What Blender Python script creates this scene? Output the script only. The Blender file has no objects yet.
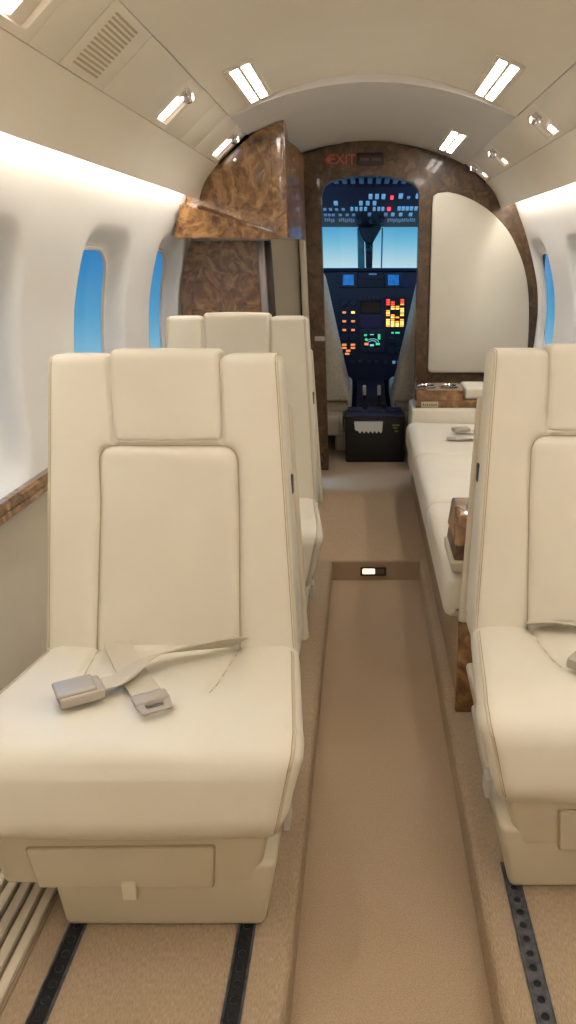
import bpy, bmesh, math, random
from mathutils import Vector, Matrix
random.seed(4)
SC = bpy.context.scene
COL = SC.collection
PI = math.pi

# ------------------------------------------------------------------ objects
def tag(o, label=None, cat=None, group=None, kind=None):
    if label: o['label'] = label
    if cat: o['category'] = cat
    if group: o['group'] = group
    if kind: o['kind'] = kind
    return o

def thing(name, label, cat, loc=(0, 0, 0), rz=0, group=None):
    o = bpy.data.objects.new(name, None)
    COL.objects.link(o)
    o.empty_display_size = .05
    o.location = loc
    o.rotation_euler = (0, 0, rz)
    return tag(o, label, cat, group)

def obj(name, bm, mat, parent=None, smooth=True, angle=40):
    bmesh.ops.recalc_face_normals(bm, faces=bm.faces[:])
    me = bpy.data.meshes.new(name)
    bm.to_mesh(me); bm.free()
    if smooth:
        for p in me.polygons: p.use_smooth = True
        try: me.set_sharp_from_angle(angle=math.radians(angle))
        except Exception: pass
    me.materials.append(mat)
    o = bpy.data.objects.new(name, me)
    COL.objects.link(o)
    if parent: o.parent = parent
    return o

def struct(name, bm, mat, **k):
    return tag(obj(name, bm, mat, **k), kind='structure')

def copy_tree(o, parent=None):
    c = o.copy(); COL.objects.link(c)
    if parent: c.parent = parent
    for ch in list(o.children): copy_tree(ch, c)
    return c

# ------------------------------------------------------------------ geometry
def merge(bm, other):
    me = bpy.data.meshes.new('tmp'); other.to_mesh(me); other.free()
    bm.from_mesh(me); bpy.data.meshes.remove(me)
    return bm

def box(lo, hi, bev=.004, seg=2, bm=None, M=None):
    b = bmesh.new()
    bmesh.ops.create_cube(b, size=1)
    c = [(lo[i]+hi[i])/2 for i in range(3)]; s = [hi[i]-lo[i] for i in range(3)]
    for v in b.verts: v.co = Vector((c[i]+v.co[i]*s[i] for i in range(3)))
    if bev:
        bmesh.ops.bevel(b, geom=b.edges[:], offset=min(bev, min(s)*.45), segments=seg, affect='EDGES', profile=.5)
    if M is not None: b.transform(M)
    return merge(bm, b) if bm else b

def hexa(bot, top, bev=.004, seg=3, bm=None):
    """box from four bottom and four top corners"""
    b = bmesh.new()
    vb = [b.verts.new(p) for p in bot]; vt = [b.verts.new(p) for p in top]
    b.faces.new(vb[::-1]); b.faces.new(vt)
    for i in range(4): b.faces.new((vb[i], vb[(i+1) % 4], vt[(i+1) % 4], vt[i]))
    bmesh.ops.recalc_face_normals(b, faces=b.faces[:])
    if bev: bmesh.ops.bevel(b, geom=b.edges[:], offset=bev, segments=seg, affect='EDGES', profile=.5)
    return merge(bm, b) if bm else b

def tube(pts, r, n=8, bm=None, flat=None):
    """round (or flattened) tube along a path"""
    b = bmesh.new(); P = [Vector(p) for p in pts]; rings = []
    for i, p in enumerate(P):
        t = (P[min(i+1, len(P)-1)]-P[max(i-1, 0)]).normalized()
        a = Vector((0, 0, 1)) if abs(t.z) < .9 else Vector((1, 0, 0))
        u = t.cross(a).normalized(); w = u.cross(t)
        rings.append([b.verts.new(p+u*(r*math.cos(2*PI*k/n))+w*((flat or r)*math.sin(2*PI*k/n))) for k in range(n)])
    for A, B in zip(rings, rings[1:]):
        for k in range(n): b.faces.new((A[k], A[(k+1) % n], B[(k+1) % n], B[k]))
    b.faces.new(rings[0][::-1]); b.faces.new(rings[-1])
    return merge(bm, b) if bm else b

def lathe(prof, n=24, bm=None, M=None):
    b = bmesh.new(); rings = []
    for r, z in prof:
        rings.append([b.verts.new((r*math.cos(2*PI*k/n), r*math.sin(2*PI*k/n), z)) for k in range(n)] if r > 1e-6 else [b.verts.new((0, 0, z))])
    for A, B in zip(rings, rings[1:]):
        for k in range(n):
            k2 = (k+1) % n
            if len(A) == 1 and len(B) == 1: continue
            if len(A) == 1: b.faces.new((A[0], B[k], B[k2]))
            elif len(B) == 1: b.faces.new((A[k], A[k2], B[0]))
            else: b.faces.new((A[k], A[k2], B[k2], B[k]))
    if M is not None: b.transform(M)
    return merge(bm, b) if bm else b

def prism(poly, axis, a, b_, bev=0, bm=None, seg=2):
    """extrude a polygon; axis 'y': poly in (x,z); 'z': poly in (x,y); 'x': poly in (y,z)"""
    b = bmesh.new()
    def P(p, h):
        return {'y': (p[0], h, p[1]), 'z': (p[0], p[1], h), 'x': (h, p[0], p[1])}[axis]
    A = [b.verts.new(P(p, a)) for p in poly]; B = [b.verts.new(P(p, b_)) for p in poly]
    n = len(poly)
    b.faces.new(A[::-1]); b.faces.new(B)
    for i in range(n): b.faces.new((A[i], A[(i+1) % n], B[(i+1) % n], B[i]))
    bmesh.ops.recalc_face_normals(b, faces=b.faces[:])
    if bev:
        es = [e for e in b.edges if len(e.link_faces) == 2 and e.calc_face_angle(0) > math.radians(30)]
        bmesh.ops.bevel(b, geom=es, offset=bev, segments=seg, affect='EDGES', profile=.5)
    return merge(bm, b) if bm else b

def round_poly(pts, rad, n=6):
    out = []; N = len(pts)
    for i in range(N):
        p0, p1, p2 = Vector(pts[i-1]), Vector(pts[i]), Vector(pts[(i+1) % N])
        r = rad[i] if isinstance(rad, (list, tuple)) else rad
        if r <= 0: out.append(p1); continue
        d0 = (p0-p1); d1 = (p2-p1); L = min(d0.length, d1.length)*.5
        a = d0.normalized().angle(d1.normalized()); t = min(r/math.tan(a/2), L)
        s, e = p1+d0.normalized()*t, p1+d1.normalized()*t
        for k in range(n+1):
            f = k/n; out.append(s*(1-f)**2+p1*2*f*(1-f)+e*f*f)
    return out

def resample(poly, step):
    out = []; N = len(poly)
    for i in range(N):
        a, b = Vector(poly[i]), Vector(poly[(i+1) % N]); L = (b-a).length
        m = max(1, int(round(L/step)))
        for k in range(m):
            if L > 1e-7: out.append(a+(b-a)*(k/m))
    return out

def cut_panel(outer, holes, axis, a, b_, bm=None, bevel=0):
    """flat plate with holes, from closed outlines (filled 2D curve)"""
    cu = bpy.data.curves.new('tmpc', 'CURVE'); cu.dimensions = '2D'; cu.fill_mode = 'BOTH'
    for L in [outer]+list(holes):
        s = cu.splines.new('POLY'); s.points.add(len(L)-1); s.use_cyclic_u = True
        for q, p in zip(s.points, L): q.co = (p[0], p[1], 0, 1)
    cu.extrude = (b_-a)/2-bevel; cu.bevel_depth = bevel; cu.bevel_resolution = 2; cu.offset = -bevel
    o = bpy.data.objects.new('tmpc', cu); COL.objects.link(o)
    dg = bpy.context.evaluated_depsgraph_get(); dg.update()
    me = bpy.data.meshes.new_from_object(o.evaluated_get(dg))
    bpy.data.objects.remove(o); bpy.data.curves.remove(cu)
    b = bmesh.new(); b.from_mesh(me); bpy.data.meshes.remove(me)
    m = (a+b_)/2
    for v in b.verts:
        x, y, z = v.co
        v.co = {'y': Vector((x, m+z, y)), 'z': Vector((x, y, m+z)), 'x': Vector((m+z, x, y))}[axis]
    bmesh.ops.remove_doubles(b, verts=b.verts[:], dist=1e-6)
    return merge(bm, b) if bm else b

def text_bm(body, size, M, extrude=.0008):
    cu = bpy.data.curves.new('tmpt', 'FONT'); cu.body = body; cu.size = size; cu.extrude = extrude
    cu.align_x = 'CENTER'; cu.align_y = 'CENTER'
    o = bpy.data.objects.new('tmpt', cu); COL.objects.link(o)
    dg = bpy.context.evaluated_depsgraph_get(); dg.update()
    me = bpy.data.meshes.new_from_object(o.evaluated_get(dg))
    bpy.data.objects.remove(o); bpy.data.curves.remove(cu)
    b = bmesh.new(); b.from_mesh(me); bpy.data.meshes.remove(me)
    b.transform(M)
    return b

def pillow(prof, x0f, x1f, r, step=.006, xstep=.006, disp=None, sharp=1.0):
    """upholstered body: closed (y,z) profile swept across x between x0f(z) and x1f(z),
    ends rounded by radius r; disp(x,y,z,ny,nz) pushes the surface inwards"""
    prof = resample(prof, step); N = len(prof)
    area = sum(prof[i].x*prof[(i+1) % N].y-prof[(i+1) % N].x*prof[i].y for i in range(N))
    if area < 0: prof = prof[::-1]
    nrm = []
    for i in range(N):
        t = (prof[(i+1) % N]-prof[i-1]).normalized(); nrm.append(Vector((t.y, -t.x)))
    xs = []
    K = 7
    for k in range(K): xs.append(('a', k/K*PI/2))
    M = int(round(.4/xstep))
    for k in range(M+1): xs.append(('m', k/M))
    for k in range(K-1, -1, -1): xs.append(('b', k/K*PI/2))
    b = bmesh.new(); rings = []
    for kind, q in xs:
        ring = []
        for i in range(N):
            y, z = prof[i]; ny, nz = nrm[i]
            a, c = x0f(y, z), x1f(y, z)
            if kind == 'm': x = a+r+(c-a-2*r)*q; ins = 0
            else:
                ins = r*(1-math.sin(q)) ; h = r*(1-math.cos(q))
                x = a+h if kind == 'a' else c-h
                x = a+r*(1-math.cos(q-PI/2+PI/2)) if kind == 'a' else c-r*(1-math.cos(q))
                ins = r*(1-math.sin(q)); 
            d = disp(x, y, z, ny, nz) if disp else 0
            ring.append(b.verts.new((x, y-ny*(ins+d), z-nz*(ins+d))))
        rings.append(ring)
    for A, B in zip(rings, rings[1:]):
        for i in range(N): b.faces.new((A[i], A[(i+1) % N], B[(i+1) % N], B[i]))
    b.faces.new(rings[0][::-1]); b.faces.new(rings[-1])
    return b

def seg_dist(px, pz, a, b):
    ax, az = a; bx, bz = b; dx, dz = bx-ax, bz-az
    t = max(0, min(1, ((px-ax)*dx+(pz-az)*dz)/(dx*dx+dz*dz+1e-12)))
    return math.hypot(px-ax-dx*t, pz-az-dz*t)

def ribbon(pts, w, th, bm=None, tilt=None):
    """flat webbing strap along a path lying roughly level"""
    b = bmesh.new(); P = [Vector(p) for p in pts]; R = []
    for i, p in enumerate(P):
        t = (P[min(i+1, len(P)-1)]-P[max(i-1, 0)]).normalized()
        s = t.cross(Vector((0, 0, 1))).normalized()
        if tilt: s = (Matrix.Rotation(tilt[i], 3, t) @ s)
        n = s.cross(t).normalized()
        R.append([b.verts.new(p+s*(w/2*k)+n*(th*j)) for k, j in ((-1, 0), (1, 0), (1, 1), (-1, 1))])
    for A, B in zip(R, R[1:]):
        for k in range(4): b.faces.new((A[k], A[(k+1) % 4], B[(k+1) % 4], B[k]))
    b.faces.new(R[0][::-1]); b.faces.new(R[-1])
    return merge(bm, b) if bm else b

def spline(pts, n=8):
    P = [Vector(p) for p in pts]; out = []
    for i in range(len(P)-1):
        p0, p1, p2, p3 = P[max(i-1, 0)], P[i], P[i+1], P[min(i+2, len(P)-1)]
        for k in range(n):
            t = k/n
            out.append(.5*((2*p1)+(p2-p0)*t+(2*p0-5*p1+4*p2-p3)*t*t+(3*p1-p0-3*p2+p3)*t**3))
    out.append(P[-1]); return out

# ------------------------------------------------------------------ materials
def lin(c):
    return tuple(((v/255)/12.92 if v/255 <= .04045 else ((v/255+.055)/1.055)**2.4) for v in c)+(1,)

def mat(name, rgb, rough=.5, metal=0, emit=None, es=0, coat=0, spec=None):
    m = bpy.data.materials.new(name); m.use_nodes = True
    p = m.node_tree.nodes['Principled BSDF']
    p.inputs['Base Color'].default_value = lin(rgb)
    p.inputs['Roughness'].default_value = rough
    p.inputs['Metallic'].default_value = metal
    if coat: p.inputs['Coat Weight'].default_value = coat; p.inputs['Coat Roughness'].default_value = .06
    if spec is not None: p.inputs['Specular IOR Level'].default_value = spec
    if emit:
        p.inputs['Emission Color'].default_value = lin(emit); p.inputs['Emission Strength'].default_value = es
    return m

def noise_mat(name, c1, c2, scale=40, rough=.5, bump=.1, bdist=.002, detail=4, stretch=(1, 1, 1), coat=0, lo=.35, hi=.65, dist=0, bscale=None, spec=None):
    m = mat(name, c1, rough, coat=coat, spec=spec); nt = m.node_tree; N = nt.nodes; L = nt.links
    p = N['Principled BSDF']
    tc = N.new('ShaderNodeTexCoord'); mp = N.new('ShaderNodeMapping'); mp.inputs['Scale'].default_value = stretch
    L.new(tc.outputs['Object'], mp.inputs[0])
    no = N.new('ShaderNodeTexNoise'); no.inputs['Scale'].default_value = scale; no.inputs['Detail'].default_value = detail
    no.inputs['Distortion'].default_value = dist
    L.new(mp.outputs[0], no.inputs['Vector'])
    cr = N.new('ShaderNodeValToRGB'); cr.color_ramp.elements[0].color = lin(c1); cr.color_ramp.elements[1].color = lin(c2)
    cr.color_ramp.elements[0].position = lo; cr.color_ramp.elements[1].position = hi
    L.new(no.outputs[0], cr.inputs[0]); L.new(cr.outputs[0], p.inputs['Base Color'])
    if bump:
        nb = no
        if bscale:
            nb = N.new('ShaderNodeTexNoise'); nb.inputs['Scale'].default_value = bscale; nb.inputs['Detail'].default_value = 3
            L.new(tc.outputs['Object'], nb.inputs['Vector'])
        bp = N.new('ShaderNodeBump'); bp.inputs['Strength'].default_value = bump; bp.inputs['Distance'].default_value = bdist
        L.new(nb.outputs[0], bp.inputs['Height']); L.new(bp.outputs[0], p.inputs['Normal'])
    return m

def burl_mat(name, cols, rough=.25, coat=.6):
    m = mat(name, cols[1], rough, coat=coat); nt = m.node_tree; N = nt.nodes; L = nt.links; p = N['Principled BSDF']
    tc = N.new('ShaderNodeTexCoord')
    n1 = N.new('ShaderNodeTexNoise'); n1.inputs['Scale'].default_value = 5; n1.inputs['Detail'].default_value = 3
    L.new(tc.outputs['Object'], n1.inputs['Vector'])
    mx = N.new('ShaderNodeMix'); mx.data_type = 'VECTOR'; mx.inputs[0].default_value = .22
    L.new(tc.outputs['Object'], mx.inputs[4]); L.new(n1.outputs['Color'], mx.inputs[5])
    n2 = N.new('ShaderNodeTexNoise'); n2.inputs['Scale'].default_value = 34; n2.inputs['Detail'].default_value = 8
    n2.inputs['Roughness'].default_value = .62; n2.inputs['Distortion'].default_value = .5
    L.new(mx.outputs[1], n2.inputs['Vector'])
    cr = N.new('ShaderNodeValToRGB'); e = cr.color_ramp.elements
    e[0].position = .33; e[0].color = lin(cols[0]); e[1].position = .68; e[1].color = lin(cols[2])
    x = e.new(.5); x.color = lin(cols[1])
    L.new(n2.outputs[0], cr.inputs[0]); L.new(cr.outputs[0], p.inputs['Base Color'])
    return m

M_LEATHER = noise_mat('cream leather', (222, 213, 194), (225, 217, 199), 9, .5, .12, .0012, bscale=260, spec=.35)
M_SEAM = mat('cream piping', (204, 190, 162), .55)
M_STITCH2 = mat('seam line', (186, 170, 138), .7)  # both threads are darkened to carry the shade lines in the seams
M_STITCH = mat('seam thread', (170, 152, 120), .7)
M_SHELL = mat('cream plastic', (210, 198, 173), .5)
M_BASE = mat('seat base vinyl', (203, 191, 165), .5)
M_WALL = noise_mat('sidewall fabric', (244, 241, 235), (246, 243, 238), 6, .75, .05, .001, bscale=300, spec=.2)
M_LOWER = noise_mat('lower sidewall fabric', (226, 214, 190), (230, 218, 196), 8, .8, .08, .001, bscale=300, spec=.2)
M_CEIL = noise_mat('headliner', (240, 229, 208), (242, 232, 212), 5, .7, .03, .001, bscale=300, spec=.25)
M_CEILF = noise_mat('vestibule headliner', (218, 211, 202), (222, 215, 206), 5, .6, .03, .001, bscale=300, spec=.3)  # greyer than the main headliner to carry the cooler, weaker light there
M_PANEL = mat('overhead panel', (238, 227, 206), .5, spec=.3)
M_GAP = mat('panel gap', (88, 72, 52), .8)
M_BURL = burl_mat('burl wood', ((84, 56, 32), (134, 96, 58), (176, 134, 88)))
M_BURLD = burl_mat('dark burl wood', ((56, 39, 24), (85, 62, 39), (114, 87, 57)), .45, .25)  # door frame's darker wood; on the bulkhead the dark tone stands for dimmer light
M_CARPET = noise_mat('tan carpet', (164, 139, 111), (194, 170, 141), 420, .95, .6, .003, detail=5, lo=.3, hi=.7, spec=.1)
M_CARPET2 = noise_mat('ledge carpet', (156, 134, 108), (184, 162, 134), 320, .95, .7, .004, detail=5, stretch=(1.6, .35, 1), lo=.3, hi=.7, spec=.1)
M_GRILLE = mat('ribbed aluminium', (214, 202, 178), .45, .1)
M_PAN = mat('grille pan', (150, 132, 104), .6)
M_TRACK = noise_mat('seat track metal', (52, 52, 56), (84, 84, 88), 90, .5, .2, .001)
M_TRACKIN = mat('track slot', (16, 16, 18), .7)
M_BELT = noise_mat('belt webbing', (196, 185, 164), (204, 193, 172), 400, .8, .2, .0006, stretch=(1, 1, 1))
M_BUCKLE = mat('buckle metal', (176, 166, 152), .5, .25)
M_CHROME = mat('chrome', (220, 220, 222), .15, 1)
M_CLIP = mat('grey clip', (188, 182, 170), .6)
M_TAB = mat('cream tab', (226, 214, 190), .5)
M_LAMP = mat('lamp diffuser', (255, 250, 240), .4, emit=(255, 251, 247), es=32)
M_READ = mat('reading lens and glow plate', (255, 250, 245), .3, emit=(255, 244, 240), es=5)
M_COVE = mat('cove tube', (255, 255, 255), .4, emit=(255, 252, 248), es=28)
M_STEP = mat('step lamp lens', (255, 240, 220), .4, emit=(255, 215, 170), es=3)
M_STEPD = mat('unlit step lens', (120, 100, 84), .3)
M_DARK = mat('cockpit black', (20, 22, 34), .55)
M_DARK2 = noise_mat('cockpit crackle black', (30, 22, 38), (44, 34, 54), 120, .6, .1, .001)
M_BEZEL = mat('bezel grey', (44, 46, 60), .45)
M_PED = mat('pedestal black', (24, 25, 24), .5)
M_COCKW = mat('cockpit lining', (92, 110, 132), .7)
M_BTN = mat('backlit button', (120, 160, 190), .5, emit=(110, 165, 205), es=.55)
M_BTNR = mat('red lit button', (200, 40, 60), .5, emit=(255, 60, 90), es=1.6)
M_LEGEND = mat('panel legend', (130, 150, 180), .5, emit=(120, 150, 190), es=.25)
M_EFIS = noise_mat('blue display', (20, 90, 160), (50, 140, 200), 40, .3, 0)
_p = M_EFIS.node_tree.nodes['Principled BSDF']; _p.inputs['Emission Color'].default_value = lin((30, 110, 190)); _p.inputs['Emission Strength'].default_value = .55
M_AMB = mat('amber annunciator', (255, 170, 70), .5, emit=(255, 165, 60), es=1.5)
M_YEL = mat('yellow annunciator', (255, 220, 120), .5, emit=(255, 214, 110), es=1.7)
M_RED = mat('red annunciator', (255, 90, 60), .5, emit=(255, 80, 50), es=1.3)
M_ORG = mat('orange digits', (255, 150, 90), .5, emit=(255, 150, 85), es=.9)
M_GRN = mat('green trace', (80, 220, 150), .5, emit=(80, 230, 160), es=.8)
M_CYAN = mat('cyan trace', (120, 220, 230), .5, emit=(130, 225, 235), es=.8)
M_SCREEN = mat('dark screen', (8, 16, 20), .15)
M_PURP = mat('unlit violet screen', (52, 46, 84), .3)
M_SHEEP = noise_mat('pale seat cover', (206, 194, 170), (222, 210, 188), 80, .8, .3, .003)
M_PAPER = mat('white paper', (222, 220, 216), .8)
M_MARK = mat('green marks', (120, 126, 60), .7)
M_EXIT = mat('red lettering', (186, 84, 66), .5)
M_PLATE = mat('dark plate', (34, 24, 20), .3)
M_PLATETX = mat('faint plate marks', (92, 66, 56), .5)
M_STICK = mat('label plate', (196, 182, 152), .5)
M_STICKTX = mat('label marks', (110, 96, 74), .6)
M_TEAL = mat('windscreen post teal', (60, 140, 150), .3)
M_GREYTRIM = mat('grey edge trim', (150, 142, 140), .25, .4)
M_DKEDGE = mat('dark edge trim', (58, 40, 28), .35)
def glass_mat():
    m = bpy.data.materials.new('window acrylic'); m.use_nodes = True; nt = m.node_tree; nt.nodes.clear()
    out = nt.nodes.new('ShaderNodeOutputMaterial'); mx = nt.nodes.new('ShaderNodeMixShader')
    tr = nt.nodes.new('ShaderNodeBsdfTransparent'); gl = nt.nodes.new('ShaderNodeBsdfGlossy')
    tr.inputs[0].default_value = (.97, .98, .98, 1); gl.inputs['Roughness'].default_value = .05
    mx.inputs[0].default_value = .03
    nt.links.new(tr.outputs[0], mx.inputs[1]); nt.links.new(gl.outputs[0], mx.inputs[2]); nt.links.new(mx.outputs[0], out.inputs[0])
    return m
M_GLASS = glass_mat()

# ------------------------------------------------------------------ cabin shell
Y0, YB = -1.5, 3.66          # aft wall, cockpit bulkhead
HF = .075                    # height of the raised floor beside the dropped aisle
AX0, AX1 = -.108, .195       # aisle edges
YSTEP = 2.457
XL = [(.06, -.66), (.30, -.672), (.58, -.69), (.70, -.702), (.82, -.705), (.95, -.692), (1.07, -.664), (1.18, -.634), (1.28, -.602), (1.36, -.574), (1.43, -.53)]
XR = [(.06, .70), (.30, .76), (.58, .792), (.70, .81), (.82, .815), (.95, .803), (1.07, .772), (1.18, .735), (1.28, .690), (1.36, .655), (1.43, .60)]
def wx(side, z):
    T = XL if side < 0 else XR
    # smooth (Catmull-Rom) interpolation
    for i in range(len(T)-1):
        if z <= T[i+1][0] or i == len(T)-2:
            z0, z1 = T[i][0], T[i+1][0]; t = (z-z0)/(z1-z0)
            p1, p2 = T[i][1], T[i+1][1]
            p0 = T[i-1][1] if i else 2*p1-p2
            p3 = T[i+2][1] if i+2 < len(T) else 2*p2-p1
            return .5*(2*p1+(p2-p0)*t+(2*p0-5*p1+4*p2-p3)*t*t+(3*p1-p0-3*p2+p3)*t**3)
def wn(side, z):
    d = (wx(side, z+.004)-wx(side, z-.004))/.008
    n = Vector((side, 0, -side*d)).normalized()
    return n
def wpt(side, y, z, out=0):
    p = Vector((wx(side, z), y, z))
    return p+wn(side, z)*out

def grid_wall(bm, side, ya, yb, za, zb, ny, nz):
    V = [[bm.verts.new(wpt(side, ya+(yb-ya)*i/ny, za+(zb-za)*j/nz)) for j in range(nz+1)] for i in range(ny+1)]
    for i in range(ny):
        for j in range(nz): bm.faces.new((V[i][j], V[i+1][j], V[i+1][j+1], V[i][j+1]))

def rr_pt(ang, hw, hh, p=4.6):
    c, s = math.cos(ang), math.sin(ang)
    k = (abs(c/hw)**p+abs(s/hh)**p)**(-1/p)
    return k*c, k*s

def window_cell(bm, side, ya, yb, za, zb, yc, zc, hw, hh, D=.058):
    """wall field with a recessed, rounded window opening"""
    N = 112
    A = [2*PI*k/N for k in range(N)]
    def rect(a):
        c, s = math.cos(a), math.sin(a)
        dy = (yb-yc) if c > 0 else (yc-ya); dz = (zb-zc) if s > 0 else (zc-za)
        k = min(dy/abs(c) if abs(c) > 1e-9 else 9, dz/abs(s) if abs(s) > 1e-9 else 9)
        return k*c, k*s
    # snap angles so the corners exist
    for cy, cz in ((yb, zb), (ya, zb), (ya, za), (yb, za)):
        a = math.atan2(cz-zc, cy-yc) % (2*PI)
        i = min(range(N), key=lambda q: abs((A[q]-a+PI) % (2*PI)-PI)); A[i] = a
    rings = []
    # (inset from the opening, outward depth)
    prof = [(-.028, D), (-.020, D-.001), (-.0165, D-.004), (-.0145, D-.012), (-.012, D*.62), (-.009, D*.34), (-.006, .012), (-.002, .004), (.004, .0012), (.012, 0)]
    for ins, dep in prof:
        R = []
        for a in A:
            y, z = rr_pt(a, hw+ins, hh+ins-.03*min(1, dep/D))
            R.append(bm.verts.new(wpt(side, yc+y, zc+z-.012*min(1, dep/D), dep)))
        rings.append(R)
    for f in (.12, .25, .4, .55, .7, .85, 1):
        R = []
        for a in A:
            y0, z0 = rr_pt(a, hw+.012, hh+.012); y1, z1 = rect(a)
            R.append(bm.verts.new(wpt(side, yc+y0+(y1-y0)*f, zc+z0+(z1-z0)*f)))
        rings.append(R)
    for P, Q in zip(rings, rings[1:]):
        for k in range(N): bm.faces.new((P[k], P[(k+1) % N], Q[(k+1) % N], Q[k]))

def make_window(name, side, yc, zc, hw, hh, D=.058):
    zc -= .012; hh -= .03
    N = 64
    fb = bmesh.new(); R = []
    for ins, dep in ((-.018, D-.002), (-.021, D-.006), (-.027, D-.004), (-.029, D+.004), (-.018, D+.008)):
        R.append([fb.verts.new(wpt(side, yc+rr_pt(2*PI*k/N, hw+ins, hh+ins)[0], zc+rr_pt(2*PI*k/N, hw+ins, hh+ins)[1], dep)) for k in range(N)])
    for P, Q in zip(R, R[1:]+R[:1]):
        for k in range(N): fb.faces.new((P[k], P[(k+1) % N], Q[(k+1) % N], Q[k]))
    fr = struct(name, fb, M_WALL)
    gb = bmesh.new(); R = []
    for dep in (D+.001, D+.005):
        ring = [gb.verts.new(wpt(side, yc+rr_pt(2*PI*k/N, hw-.024, hh-.024)[0], zc+rr_pt(2*PI*k/N, hw-.024, hh-.024)[1], dep)) for k in range(N)]
        mid = [gb.verts.new(wpt(side, yc+rr_pt(2*PI*k/N, hw*.4, hh*.4)[0], zc+rr_pt(2*PI*k/N, hw*.4, hh*.4)[1], dep)) for k in range(N)]
        c = gb.verts.new(wpt(side, yc, zc, dep))
        for k in range(N):
            gb.faces.new((ring[k], ring[(k+1) % N], mid[(k+1) % N], mid[k])); gb.faces.new((mid[k], mid[(k+1) % N], c))
        R.append(ring)
    for k in range(N): gb.faces.new((R[0][k], R[0][(k+1) % N], R[1][(k+1) % N], R[1][k]))
    obj('pane', gb, M_GLASS, fr)

ZD, ZT = .60, 1.43
WL = [(1.37, .885, .205, .265), (2.09, .885, .205, .265), (2.765, .885, .20, .265)]
WR = [(2.10, .895, .19, .255), (2.84, .895, .19, .255), (3.495, .895, .16, .255, .030)]
for L_ in (WL, WR):
    for i in range(len(L_)):
        if len(L_[i]) == 4: L_[i] += (.058,)
def side_wall(side, wins, name, first):
    bm = bmesh.new(); y = Y0
    for i, (yc, zc, hw, hh, D) in enumerate(wins):
        nx = wins[i+1] if i+1 < len(wins) else None
        ya = yc-hw-.12; yb = min((yc+hw+nx[0]-nx[2])/2 if nx else yc+hw+.10, YB)
        if i: ya = y
        if ya > y+.001: grid_wall(bm, side, y, ya, ZD, ZT, max(2, int((ya-y)/.1)), 36)
        window_cell(bm, side, ya, yb, ZD, ZT, yc, zc, hw, hh, D)
        y = yb
        make_window('window_%d' % (first+i), side, yc, zc, hw, hh, D)
    if y < YB+.02: grid_wall(bm, side, y, YB+.02, ZD, ZT, max(1, int((YB-y)/.1)), 36)
    # hidden cove roof
    V = []
    for yy in (Y0, YB+.02):
        p = wpt(side, yy, ZT); V.append([bm.verts.new(p), bm.verts.new((p.x-side*.10, yy, 1.50))])
    bm.faces.new((V[0][0], V[1][0], V[1][1], V[0][1]))
    struct(name, bm, M_WALL)
side_wall(-1, WL, 'wall_left', 1)
side_wall(1, WR, 'wall_right', 4)
for side, nm, base in ((-1, 'wall_left', 'trim_1'), (1, 'wall_right', 'trim_2')):
    bm = bmesh.new(); grid_wall(bm, side, Y0, YB+.02, .06, ZD+.004, 4, 16)
    for v in bm.verts: v.co.x += side*.004
    struct(nm, bm, M_LOWER)
    # burl dado rail with a grooved face
    bm = bmesh.new(); rings = []
    x = lambda z: wx(side, z)
    pr = [(0, .602), (.016, .602), (.020, .606), (.020, .616), (.016, .618), (.020, .620), (.020, .632), (.015, .637), (0, .637)]
    for yy in (Y0, YB-.01):
        rings.append([bm.verts.new((x(z)-side*d, yy, z)) for d, z in pr])
    for k in range(len(pr)-1): bm.faces.new((rings[0][k], rings[0][k+1], rings[1][k+1], rings[1][k]))
    struct(base, bm, M_BURL, angle=20)

# ceiling centre arc
def arc_pts(xa, za, xb, zb, apex, n=40):
    out = []
    c = (xb-xa)/2; xm = (xa+xb)/2
    for k in range(n+1):
        t = k/n; x = xa+(xb-xa)*t; zl = za+(zb-za)*t
        u = (x-xm)/c; sag = apex-(za+zb)/2
        R = (c*c+sag*sag)/(2*sag)
        out.append((x, zl+math.sqrt(R*R-(x-xm)**2)-(R-sag)))
    return out
def sweep(poly, ya, yb, bm=None):
    bm = bm or bmesh.new()
    A = [bm.verts.new((p[0], ya, p[1])) for p in poly]; B = [bm.verts.new((p[0], yb, p[1])) for p in poly]
    for i in range(len(poly)-1): bm.faces.new((A[i], A[i+1], B[i+1], B[i]))
    return bm
SL, ML, EL = (-.386, 1.465), (-.490, 1.372), (-.560, 1.262)
SR, MR, ER = (.446, 1.465), (.5425, 1.390), (.617, 1.283)
YS = 2.46
CA = arc_pts(*SL, *SR, 1.575)
bm = sweep(CA, Y0, YS)
CF = arc_pts(-.386, 1.462, .446, 1.462, 1.553)
sweep([CA[i] for i in range(len(CA))], YS, YS, bm)
bm2 = sweep(CF, YS, YB+.02)
# small step between the two headliners
A = [bm2.verts.new((p[0], YS, p[1]+.0)) for p in CA]; B = [bm2.verts.new((p[0], YS, p[1])) for p in CF]
for i in range(len(CA)-1): bm2.faces.new((A[i], A[i+1], B[i+1], B[i]))
struct('ceiling', bm, M_CEIL)
struct('ceiling', bm2, M_CEILF)
def ceil_z(x, front=False):
    P = CF if front else CA
    for a, b in zip(P, P[1:]):
        if a[0] <= x <= b[0]: return a[1]+(b[1]-a[1])*(x-a[0])/(b[0]-a[0])
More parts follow.
